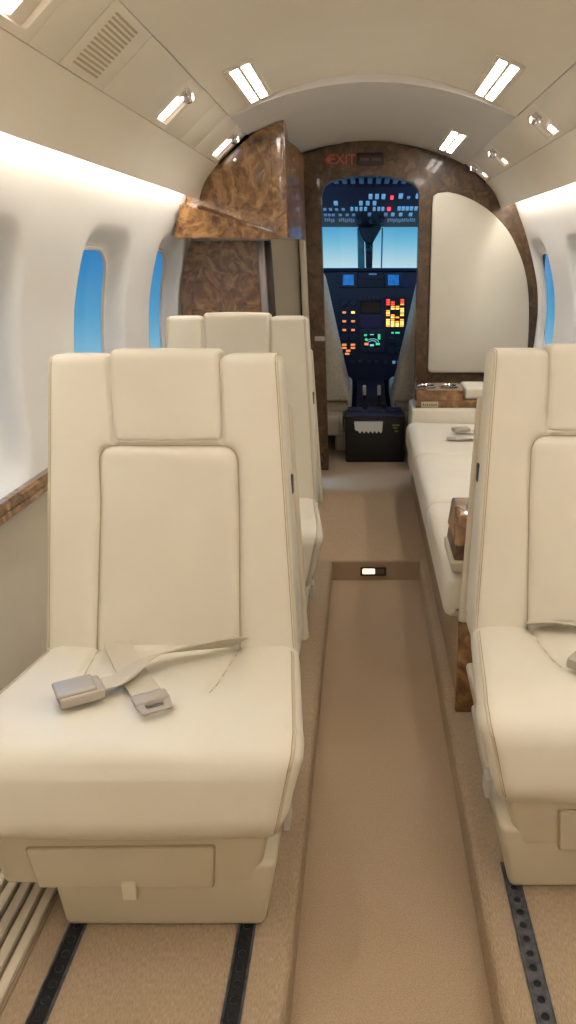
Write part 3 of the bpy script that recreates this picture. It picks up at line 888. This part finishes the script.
def reading(sd, yc, hw, label, lit):
    Mx, W = place(sd, yc)
    t = thing('reading_light', label, 'reading light')
    t.matrix_world = Matrix.Translation(Mx @ Vector((W/2, 0, -.010)))
    X = t.matrix_world.inverted() @ Mx
    b = cut_panel(round_poly([(.0015, -hw), (W-.0015, -hw), (W-.0015, hw), (.0015, hw)], .003, 3),
                  [round_poly([(.022, -hw+.028), (W-.016, -hw+.028), (W-.016, hw-.028), (.022, hw-.028)], .008, 4)], 'z', -.008, .001, bevel=.0008)
    b.transform(X); obj('bezel', b, M_PANEL, t)
    obj('pocket', box((.020, -hw+.026, -.0098), (W-.014, hw-.026, -.008), .0005, M=X), M_PANEL, t)
    # swivelling lamp on a little yoke
    c = X @ Matrix.Translation((.040, 0, .006))
    b = lathe([(0, .012), (.008, .011), (.0135, .005), (.0145, -.003), (.012, -.011), (.006, -.016), (0, -.017)], 18, M=c @ Matrix.Rotation(math.radians(-50), 4, 'Y'))
    e = obj('eyeball', b, M_CHROME, t)
    obj('lamp_lens', lathe([(0, .0135), (.007, .013), (.0085, .0115)], 16, M=c @ Matrix.Rotation(math.radians(-50), 4, 'Y')), M_READ, e)
    obj('yoke', tube([X @ Vector((.028, -.02, -.004)), X @ Vector((.040, -.019, .006)), X @ Vector((.052, -.02, -.004))], .0022, 6), M_CHROME, t)
    if lit == 'long':  # plate glows by itself, putting in the bright lit patch of the pocket
        obj('glow_plate', box((.058, -.022, -.0085), (W-.020, .022, -.002), .003, M=X), M_READ, t)
    else:
        obj('glow_plate', box((W-.040, -.018, -.0085), (W-.020, .018, -.002), .003, M=X), M_READ, t)
reading(-1, 1.165, .10, 'reading light cut by the top left photo corner', 'long')
reading(-1, 2.005, .075, 'left lit reading light beside the plain square overhead panel', 'long')
reading(-1, 2.690, .088, 'lit reading light touching the burl cabinet on the left', 'long')
reading(1, 2.33, .090, 'largest chrome reading light on the right overhead channel', 'short')
reading(1, 3.065, .074, 'chrome reading light second from the bulkhead on the right channel', 'short')
reading(1, 3.555, .078, 'chrome reading light right against the bulkhead on the right channel', 'short')

# step lamp in the aisle riser
t = thing('step_light', 'small glowing step lamp in the riser at the front of the aisle', 'step light', (.036, YSTEP, .034))
t.scale = (.82, 1, .8)
obj('housing', cut_panel(round_poly([(-.055, -.020), (.055, -.020), (.055, .020), (-.055, .020)], .005, 3), [round_poly([(-.046, -.013), (.046, -.013), (.046, .013), (-.046, .013)], .004, 3)], 'y', -.006, 0, bevel=.001), M_DKEDGE, t)
obj('lit_lens', box((-.045, -.004, -.012), (.006, .0, .012), .002), M_STEP, t)
obj('dark_lens', box((.007, -.004, -.012), (.045, .0, .012), .002), M_STEPD, t)

# ------------------------------------------------------------------ cockpit
YW = 5.02      # windscreen plane
def plate(outer, holes, axis, a, b, m, name): return struct(name, cut_panel(outer, holes, axis, a, b), m)
plate([(3.69, .0), (5.45, .0), (5.45, 1.62), (3.69, 1.62)], [[(4.25, .98), (4.95, 1.0), (4.90, 1.24), (4.35, 1.30)]], 'x', -.76, -.72, M_COCKW, 'wall_left')
plate([(3.69, .0), (5.45, .0), (5.45, 1.62), (3.69, 1.62)], [[(4.25, .98), (4.95, 1.0), (4.90, 1.24), (4.35, 1.30)]], 'x', .80, .84, M_COCKW, 'wall_right')
struct('ceiling', box((-.76, 3.69, 1.56), (.84, 5.45, 1.60), 0), M_COCKW)
plate([(-.76, .0), (.84, .0), (.84, 1.62), (-.76, 1.62)],
      [round_poly([(-.62, .985), (.70, .985), (.66, 1.262), (-.58, 1.262)], .04, 4)], 'y', YW+.03, YW+.07, M_DARK, 'wall_front')
gb = box((-.64, YW+.075, .97), (.72, YW+.083, 1.28), 0)
w = struct('window_7', gb, M_GLASS, smooth=False)
t = thing('windscreen_post', 'dark centre post between the two blue windscreen panes', 'post', (.042, YW, 1.0))
obj('post', hexa([(-.024, -.015, .008), (.016, -.015, .008), (.016, .03, .008), (-.024, .03, .008)], [(-.030, -.015, .244), (.022, -.015, .244), (.022, .03, .244), (-.030, .03, .244)], .005), M_DARK, t)
obj('pane_edge', hexa([(-.074, -.005, .008), (-.030, -.005, .008), (-.030, .03, .008), (-.074, .03, .008)], [(-.078, -.005, .244), (-.036, -.005, .244), (-.036, .03, .244), (-.078, .03, .244)], .004), M_TEAL, t)
obj('pane_edge', hexa([(.070, -.005, .008), (.078, -.005, .008), (.078, .03, .008), (.070, .03, .008)], [(.074, -.005, .244), (.083, -.005, .244), (.083, .03, .244), (.074, .03, .244)], .002), M_TEAL, t)
obj('compass_mount', hexa([(-.024, -.06, .15), (.016, -.06, .15), (.016, -.016, .15), (-.024, -.016, .15)], [(-.075, -.06, .249), (.072, -.06, .249), (.072, -.016, .245), (-.075, -.016, .245)], .008), M_DARK, t)
obj('compass', lathe([(0, .03), (.014, .028), (.02, .02), (.022, 0), (.02, -.02), (0, -.024)], 20, M=Matrix.Translation((-.004, -.055, .115)) @ RX), M_BEZEL, t)

# overhead switch panel sloping up and aft from the windscreen top
OP0, OP1 = Vector((0, YW-.02, 1.248)), Vector((0, 4.22, 1.412))
ou = (OP1-OP0); OW = ou.length; ou.normalize(); on = Vector((0, -ou.z, ou.y)); 
if on.z > 0: on = -on
OM = Matrix((Vector((1, 0, 0)), ou, on)).transposed().to_4x4(); OM = Matrix.Translation(OP0) @ OM
t = thing('overhead_switch_console', 'dark cockpit overhead panel with rows of lit switches', 'switch panel', tuple(OP0))
OL = t.matrix_basis.copy(); OL = Matrix.Translation(OP0).inverted() @ OM
obj('body', box((-.66, 0, -.05), (.74, OW, 0), .006, M=OL), M_DARK2, t)
rows = [(.30, .40, [(-.5, .030), (-.32, .022)]),]
def sw(x, u, w=.020, h=.045, m=M_BTN, nm='switch'):
    return obj(nm, box((x-w/2, u-h/2, -.002), (x+w/2, u+h/2, .008), .002, 1, M=OL), m, t)
U = lambda v: (229-v)/(229-187)*OW      # approximate row spacing up the panel
X = lambda u: (u-363)/760*4.55*.955
for u0 in (370, 376, 382): sw(X(u0), U(194.5), .020, .07)
sw(X(390), U(195.5), .016, .05, M_BTNR); sw(X(398), U(194), .022, .07); sw(X(405.5), U(195.5), .016, .03, M_LEGEND); sw(X(413.5), U(194), .018, .07)
sw(X(337), U(201), .022, .06)
for u0 in (361, 367.5, 374): sw(X(u0), U(201), .020, .06)
for u0 in (325.5, 331, 337, 343.5): sw(X(u0), U(207.5), .018, .03, M_LEGEND)
for u0 in (352, 356.5, 361, 365.5, 374, 378.5, 382.5): sw(X(u0), U(207), .016, .055)
sw(X(388.5), U(207), .020, .05, M_BTNR)
for u0 in (398.5, 402.5, 406.5, 410.5, 415): sw(X(u0), U(206.5), .018, .06)
for u0 in (325, 329, 333, 340, 347, 353.5): sw(X(u0), U(213.5), .018, .03, M_LEGEND)
for u0 in (369.5, 386, 393, 401, 411): sw(X(u0), U(213), .020, .05, M_BTN if u0 > 390 else M_LEGEND)
bm = bmesh.new()
for u0 in [324+2.1*k for k in range(15)]+[389+2.1*k for k in range(14)]:
    if 333 < u0 < 338: continue
    x = X(u0); uu = U(219+random.random()*1.5)
    box((x-.004, uu-.03-random.random()*.02, -.001), (x+.004, uu+.03, .003), 0, bm=bm, M=OL)
obj('legend_row', bm, M_LEGEND, t)
for x in (-.02, .045, .11):
    obj('knob', lathe([(.018, 0), (.018, .012), (.012, .014), (.011, .03), (0, .031)], 16, M=OL @ Matrix.Translation((x, U(218), 0))), M_BEZEL, t)

# ribbed ceiling vent aft of the switch panel
t = thing('ribbed_ceiling_vent', 'blue-lit ribbed ceiling vent just inside the doorway top', 'vent', (.035, 4.05, 1.44))
obj('backing', box((-.38, -.16, .012), (.38, .16, .03), .003), M_DARK, t)
for k in range(17):
    x = -.34+k*.0425
    obj('rib', box((x-.012, -.16, -.012), (x+.012, .16, .014), .004), M_RIB if False else M_COCKW, t)

# instrument panel
YP = 4.86
IPR = Matrix.Rotation(math.radians(-8), 4, 'X')
t = thing('instrument_console', 'dark cockpit instrument panel with glowing amber and blue displays', 'instrument panel', (.045, YP, .66))
obj('body', box((-.62, 0, -.50), (.66, .12, .335), .008), M_DARK2, t)
gl = [(-.62, -.07), (.66, -.07), (.66, .13), (-.62, .13)]
obj('glareshield', hexa([(-.63, -.035, .334), (.67, -.035, .334), (.67, .13, .334), (-.63, .13, .334)], [(-.63, -.025, .350), (.67, -.025, .350), (.67, .13, .350), (-.63, .13, .350)], .006), M_DARK2, t)
kx = 4.86*.9477/760; 
def IX(u): return (u-363)*(4.86*.9477+.10)/760-.045
def IZ(v): return 1.08-(v-256)*.9477*(4.86*.9477+.12)/760-.66
def ib(nm, u0, v0, u1, v1, m, d=.010, par=t, bev=.002):
    return obj(nm, box((IX(u0), -d, IZ(v1)), (IX(u1), .0, IZ(v0)), bev, 1), m, par)
def frame(nm, u0, v0, u1, v1, w, m=M_BEZEL, d=.012):
    o_ = [(IX(u0), IZ(v1)), (IX(u1), IZ(v1)), (IX(u1), IZ(v0)), (IX(u0), IZ(v0))]
    i_ = [(IX(u0)+w, IZ(v1)+w), (IX(u1)-w, IZ(v1)+w), (IX(u1)-w, IZ(v0)-w), (IX(u0)+w, IZ(v0)-w)]
    return obj(nm, cut_panel(o_, [i_], 'y', -d, 0, bevel=.001), m, t)
for u0, u1 in ((343, 354), (387.5, 398.5)):
    f_ = frame('display_bezel', u0-3, 272, u1+3, 287, .014)
    ib('display', u0, 274, u1, 285, M_EFIS, .008, f_)
ib('nameplate', 368.5, 273, 376.5, 274.6, M_LEGEND, .012)
for u0, u1 in ((357, 384), (399, 410)): ib('display', u0, 278, u1, 287, M_PURP if u0 > 390 else M_DARK, .006)
for k in range(6): obj('knob', lathe([(.010, 0), (.010, .012), (0, .013)], 12, M=Matrix.Translation((IX(361+k*4.2), -.0, IZ(298.5))) @ RX), M_BEZEL, t)
ib('radio_unit', 360, 301, 381, 313, M_SCREEN, .008)
ib('radio_unit', 360, 315, 381, 328, M_PURP, .008)
# paired round gauges with small lit digits
for v, lit in ((302, 0), (311, 1), (320, 1), (329, 1), (337.5, 0)):
    for k, u in enumerate((344.2, 353)):
        g = obj('gauge', lathe([(.0235, 0), (.0235, .008), (.0205, .010), (.019, .006), (0, .005)], 20, M=Matrix.Translation((IX(u), 0, IZ(v))) @ RX), M_BEZEL, t)
        if lit:
            obj('gauge_digits', box((IX(u)-.011, -.0095, IZ(v)-.013), (IX(u)+.011, -.005, IZ(v)-.001), .001, 1), M_ORG if (k == 0 or v > 315) else M_YEL, g)
f_ = ib('warning_strip', 341, 343, 356, 356.5, M_DARK, .006)
for (u, v) in ((344, 345.5), (352.8, 345.5), (344, 348.8), (352.8, 348.8), (348, 351.8), (347, 355)):
    ib('lit_legend', u-2.2, v-1, u+2.2, v+1, M_ORG, .009, f_, .0008)
# weather radar
f_ = frame('radar_bezel', 360, 330, 385, 353, .026)
s_ = ib('radar_screen', 363, 333, 382, 350, M_SCREEN, .007, f_)
bm = bmesh.new()
for rr, a0, a1 in ((.030, 30, 150), (.045, 25, 155)):
    pts = [(IX(372.5)+rr*math.cos(math.radians(a)), -.0095, IZ(345)+rr*.75*math.sin(math.radians(a))) for a in range(a0, a1+1, 12)]
    tube(pts, .0016, 5, bm)
obj('radar_trace', bm, M_CYAN, s_)
for (u0, v0, u1, v1, m) in ((364, 334, 367, 336.5, M_GRN), (370, 333.6, 374, 335.4, M_CYAN), (378, 334.5, 380.5, 340, M_GRN), (364.5, 343.5, 368.5, 346, M_ORG), (370, 345, 374, 347, M_CYAN), (376, 343.5, 380, 345.8, M_GRN), (365, 339, 367.5, 341, M_GRN)):
    ib('radar_legend', u0, v0, u1, v1, m, .0095, s_, .0006)
# annunciator block
f_ = ib('annunciator_block', 384.5, 297, 405, 327.5, M_DARK, .007)
lay = [(299.5, 'r..r', ), (301.8, 'rr.r'), (304, 'rr.a'), (306.3, '.aa.'), (308.4, '.yyy'), (310.6, 'a..y'), (312.8, 'y..a'), (315, 'aa.y'), (317.2, '.ya.'), (319.6, 'ya.a'), (321.8, 'yyay'), (324, 'yyyy'), (326, 'ayya')]
for v, row in lay:
    for k, ch in enumerate(row):
        if ch == '.': continue
        u = 386+k*4.7
        ib('lit_legend', u+.2, v-.75, u+3.8, v+.75, {'r': M_RED, 'a': M_AMB, 'y': M_YEL}[ch], .010, f_, .0006)
ib('panel_digits', 391.5, 332.3, 394, 334, M_GRN, .008); ib('panel_digits', 395.5, 332.3, 400, 334, M_GRN, .008)
for u, v in ((392, 352), (399, 351), (392, 341), (399, 343)):
    obj('gauge', lathe([(.02, 0), (.02, .008), (.017, .009), (.016, .006), (0, .005)], 18, M=Matrix.Translation((IX(u), 0, IZ(v))) @ RX), M_BEZEL, t)
for u in (393, 398): ib('switch', u, 362.5, u+3, 365.5, M_BTN, .012)
for u in (352, 360, 369, 377, 386):
    obj('knob', lathe([(.013, 0), (.013, .015), (0, .017)], 14, M=Matrix.Translation((IX(u), 0, IZ(364))) @ RX), M_BEZEL, t)

# centre pedestal
t = thing('centre_pedestal', 'black cockpit centre pedestal with throttle levers', 'pedestal', (.060, 3.78, HF))
obj('body', prism([(0, 0), (0, .236), (.19, .240), (.19, 0)], 'x', -.150, .150, .008), M_PED, t)
obj('spine', prism([(.185, 0), (.185, .222), (.6, .235), (1.06, .265), (1.06, 0)], 'x', -.098, .072, .006), M_DARK2, t)
obj('top_lip', box((-.153, -.006, .228), (.153, .09, .246), .006), M_DARK2, t)
for x in (-.052, .030):
    lv = obj('throttle_lever', hexa([(x-.005, .50, .22), (x+.005, .50, .22), (x+.005, .53, .22), (x-.005, .53, .22)], [(x-.005, .48, .275), (x+.005, .48, .275), (x+.005, .50, .275), (x-.005, .50, .275)], .002), M_BEZEL, t)
    obj('lever_grip', box((x-.010, .470, .262), (x+.010, .505, .318), .006, 3), M_SHEEP, lv)
for k in range(4):
    obj('knob', lathe([(.014, 0), (.013, .02), (0, .022)], 14, M=Matrix.Translation((-.072+k*.042, .33, .224))), M_BEZEL, t)
for k, (x, y) in enumerate(((-.10, .13), (0, .13), (.10, .13))):
    obj('selector_unit', box((x-.040, y-.045, .236), (x+.040, y+.045, .256), .004), M_DARK2, t)
zig = [(-.105, .215), (.04, .215), (.036, .165)]
n = 6
for k in range(n): zig += [(.03-k*.021, .155), (.0195-k*.021, .168)]
zig += [(-.100, .172)]
p_ = obj('paper_sheaf', prism(zig, 'y', -.014, -.004), M_PAPER, t, smooth=False)
b = bmesh.new()
for (x0, z0, x1, z1) in ((.088, .19, .125, .198), (.092, .178, .115, .184), (.10, .16, .118, .167)): box((x0, -.0025, z0), (x1, .001, z1), .0006, 1, b)
obj('green_marks', b, M_MARK, t)

# pilot seats seen from behind through the doorway
def pilot(sx, label):
    S = thing('pilot_seat', label, 'pilot seat', (.045+sx*.352, 4.06, HF))
    bk = round_poly([(-.02, .26), (-.06, .90), (.02, .925), (.10, .27)], [.03, .03, .04, .03], 6)
    hw = lambda z: .235-.13*max(0, min(1, (z-.30)/.62))
    obj('backrest', pillow(bk, lambda y, z: -hw(z), lambda y, z: hw(z), .03, .02, .02), M_SHEEP, S, angle=80)
    cv = round_poly([(.06, .30), (-.0, .915), (.05, .93), (.13, .32)], .02, 4)
    obj('seat_cover', pillow(cv, lambda y, z: -hw(z)-.008, lambda y, z: hw(z)+.008, .02, .02, .02), M_SHEEP, S, angle=80)
    cu = round_poly([(.02, .20), (.02, .30), (.42, .34), (.45, .22)], .03, 5)
    obj('seat_cushion', pillow(cu, lambda y, z: -.245, lambda y, z: .245, .03, .02, .02), M_SHEEP, S, angle=80)
    obj('frame', box((-.20, .0, .10), (.20, .40, .205), .01), M_SHELL, S)
    obj('lower_bracket', box((-.14-.04*sx, -.06, .09), (.14-.04*sx, .06, .20), .008), M_SHELL, S)
    for s in (-1, 1): obj('leg', box((s*.185-.03, -.03, 0), (s*.185+.03, .40, .105), .006), M_SHELL, S)
    b = tube(spline([(-sx*.215, .02, .32), (-sx*.225, .0, .25), (-sx*.225, -.03, .18), (-sx*.235, -.02, .12)], 5), .018, 6, flat=.004)
    obj('harness_strap', b, M_BELT, S)
pilot(-1, 'pale pilot seat seen from behind on the left of the doorway')
pilot(1, 'pale pilot seat seen from behind on the right of the doorway')

for x in (-.50, .58):  # hidden blue fill lamps added to brighten the overhead ribs
    ld = bpy.data.lights.new('cockpit_fill', 'AREA'); ld.shape = 'DISK'; ld.size = .10; ld.energy = 2.6; ld.color = (.25, .60, 1.0)
    lo = bpy.data.objects.new('cockpit_fill', ld); COL.objects.link(lo)
    lo.location = (x, 4.05, 1.20); d = Vector((.04, 4.55, 1.22))-lo.location
    lo.rotation_euler = d.to_track_quat('-Z', 'Y').to_euler()

# cool lamp added low in the entry area for the bluish floor patch
t = thing('added_sill_lamp', 'small added cool lamp low in the entry area left of the doorway', 'lamp', (-.55, 3.36, HF))
obj('housing', box((-.03, -.06, 0), (.03, .06, .05), .006), M_SHELL, t)
obj('lens', box((.029, -.05, .012), (.033, .05, .040), .001), mat('cool lens', (220, 235, 255), .4, emit=(120, 180, 255), es=2), t)
ld = bpy.data.lights.new('added_sill_spot', 'SPOT'); ld.energy = 9; ld.color = (.30, .58, 1.0); ld.spot_size = math.radians(38); ld.spot_blend = .8; ld.shadow_soft_size = .02
lo = bpy.data.objects.new('added_sill_spot', ld); COL.objects.link(lo); lo.location = (-.50, 3.36, HF+.16)
lo.rotation_euler = (Vector((-.08, 3.42, HF))-lo.location).to_track_quat('-Z', 'Y').to_euler()

# ------------------------------------------------------------------ sky outside
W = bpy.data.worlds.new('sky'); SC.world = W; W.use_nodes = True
nt = W.node_tree; N = nt.nodes; L = nt.links
bg = N['Background']
tc = N.new('ShaderNodeTexCoord'); sp = N.new('ShaderNodeSeparateXYZ'); L.new(tc.outputs['Generated'], sp.inputs[0])
def mr(sock, a, b):
    m = N.new('ShaderNodeMapRange'); m.clamp = True; m.inputs[1].default_value = a; m.inputs[2].default_value = b
    L.new(sock, m.inputs[0]); return m.outputs[0]
def ramp(sock, stops):
    r = N.new('ShaderNodeValToRGB'); e = r.color_ramp.elements
    e[0].position, e[0].color = stops[0][0], lin(stops[0][1]); e[1].position, e[1].color = stops[-1][0], lin(stops[-1][1])
    for p, c in stops[1:-1]:
        x = e.new(p); x.color = lin(c)
    L.new(sock, r.inputs[0]); return r.outputs[0]
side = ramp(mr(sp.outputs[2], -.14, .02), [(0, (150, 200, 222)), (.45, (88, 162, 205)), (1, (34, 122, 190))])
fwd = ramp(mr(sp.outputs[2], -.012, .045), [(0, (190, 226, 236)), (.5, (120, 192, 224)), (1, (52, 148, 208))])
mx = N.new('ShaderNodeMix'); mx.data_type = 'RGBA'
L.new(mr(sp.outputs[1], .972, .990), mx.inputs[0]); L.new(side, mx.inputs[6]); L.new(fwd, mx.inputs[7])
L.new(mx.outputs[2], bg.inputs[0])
# upper sky ahead of the nose, out of view, boosted to light the cockpit
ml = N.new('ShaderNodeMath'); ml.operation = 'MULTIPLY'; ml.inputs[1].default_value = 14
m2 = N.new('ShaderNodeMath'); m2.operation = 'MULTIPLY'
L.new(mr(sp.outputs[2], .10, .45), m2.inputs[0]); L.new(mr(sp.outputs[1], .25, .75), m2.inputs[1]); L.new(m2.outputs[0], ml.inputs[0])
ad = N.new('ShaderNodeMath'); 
dm = N.new('ShaderNodeMapRange'); dm.clamp = True; dm.inputs[1].default_value = .45; dm.inputs[2].default_value = .82; dm.inputs[3].default_value = .12; dm.inputs[4].default_value = 1  # sky abeam and aft dimmed to cut blue light on the window reveals
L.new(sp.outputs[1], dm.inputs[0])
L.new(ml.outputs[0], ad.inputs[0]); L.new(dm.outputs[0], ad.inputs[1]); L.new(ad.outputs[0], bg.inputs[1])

# ------------------------------------------------------------------ camera and view
cam = bpy.data.cameras.new('camera'); co = bpy.data.objects.new('camera', cam); COL.objects.link(co)
F = 760.0
pitch = math.atan(256/F)
co.location = (0, 0, 1.08); co.rotation_euler = (PI/2-pitch, 0, 0)
cam.sensor_width = 36; cam.sensor_fit = 'VERTICAL'; cam.sensor_height = 36; cam.lens = F/1024*36
cam.shift_x = -75/1024; cam.clip_start = .02
SC.camera = co
vs = SC.view_settings
vs.view_transform = 'Standard'; vs.look = 'None'; vs.gamma = 1; vs.use_curve_mapping = False
vs.exposure = 0.0
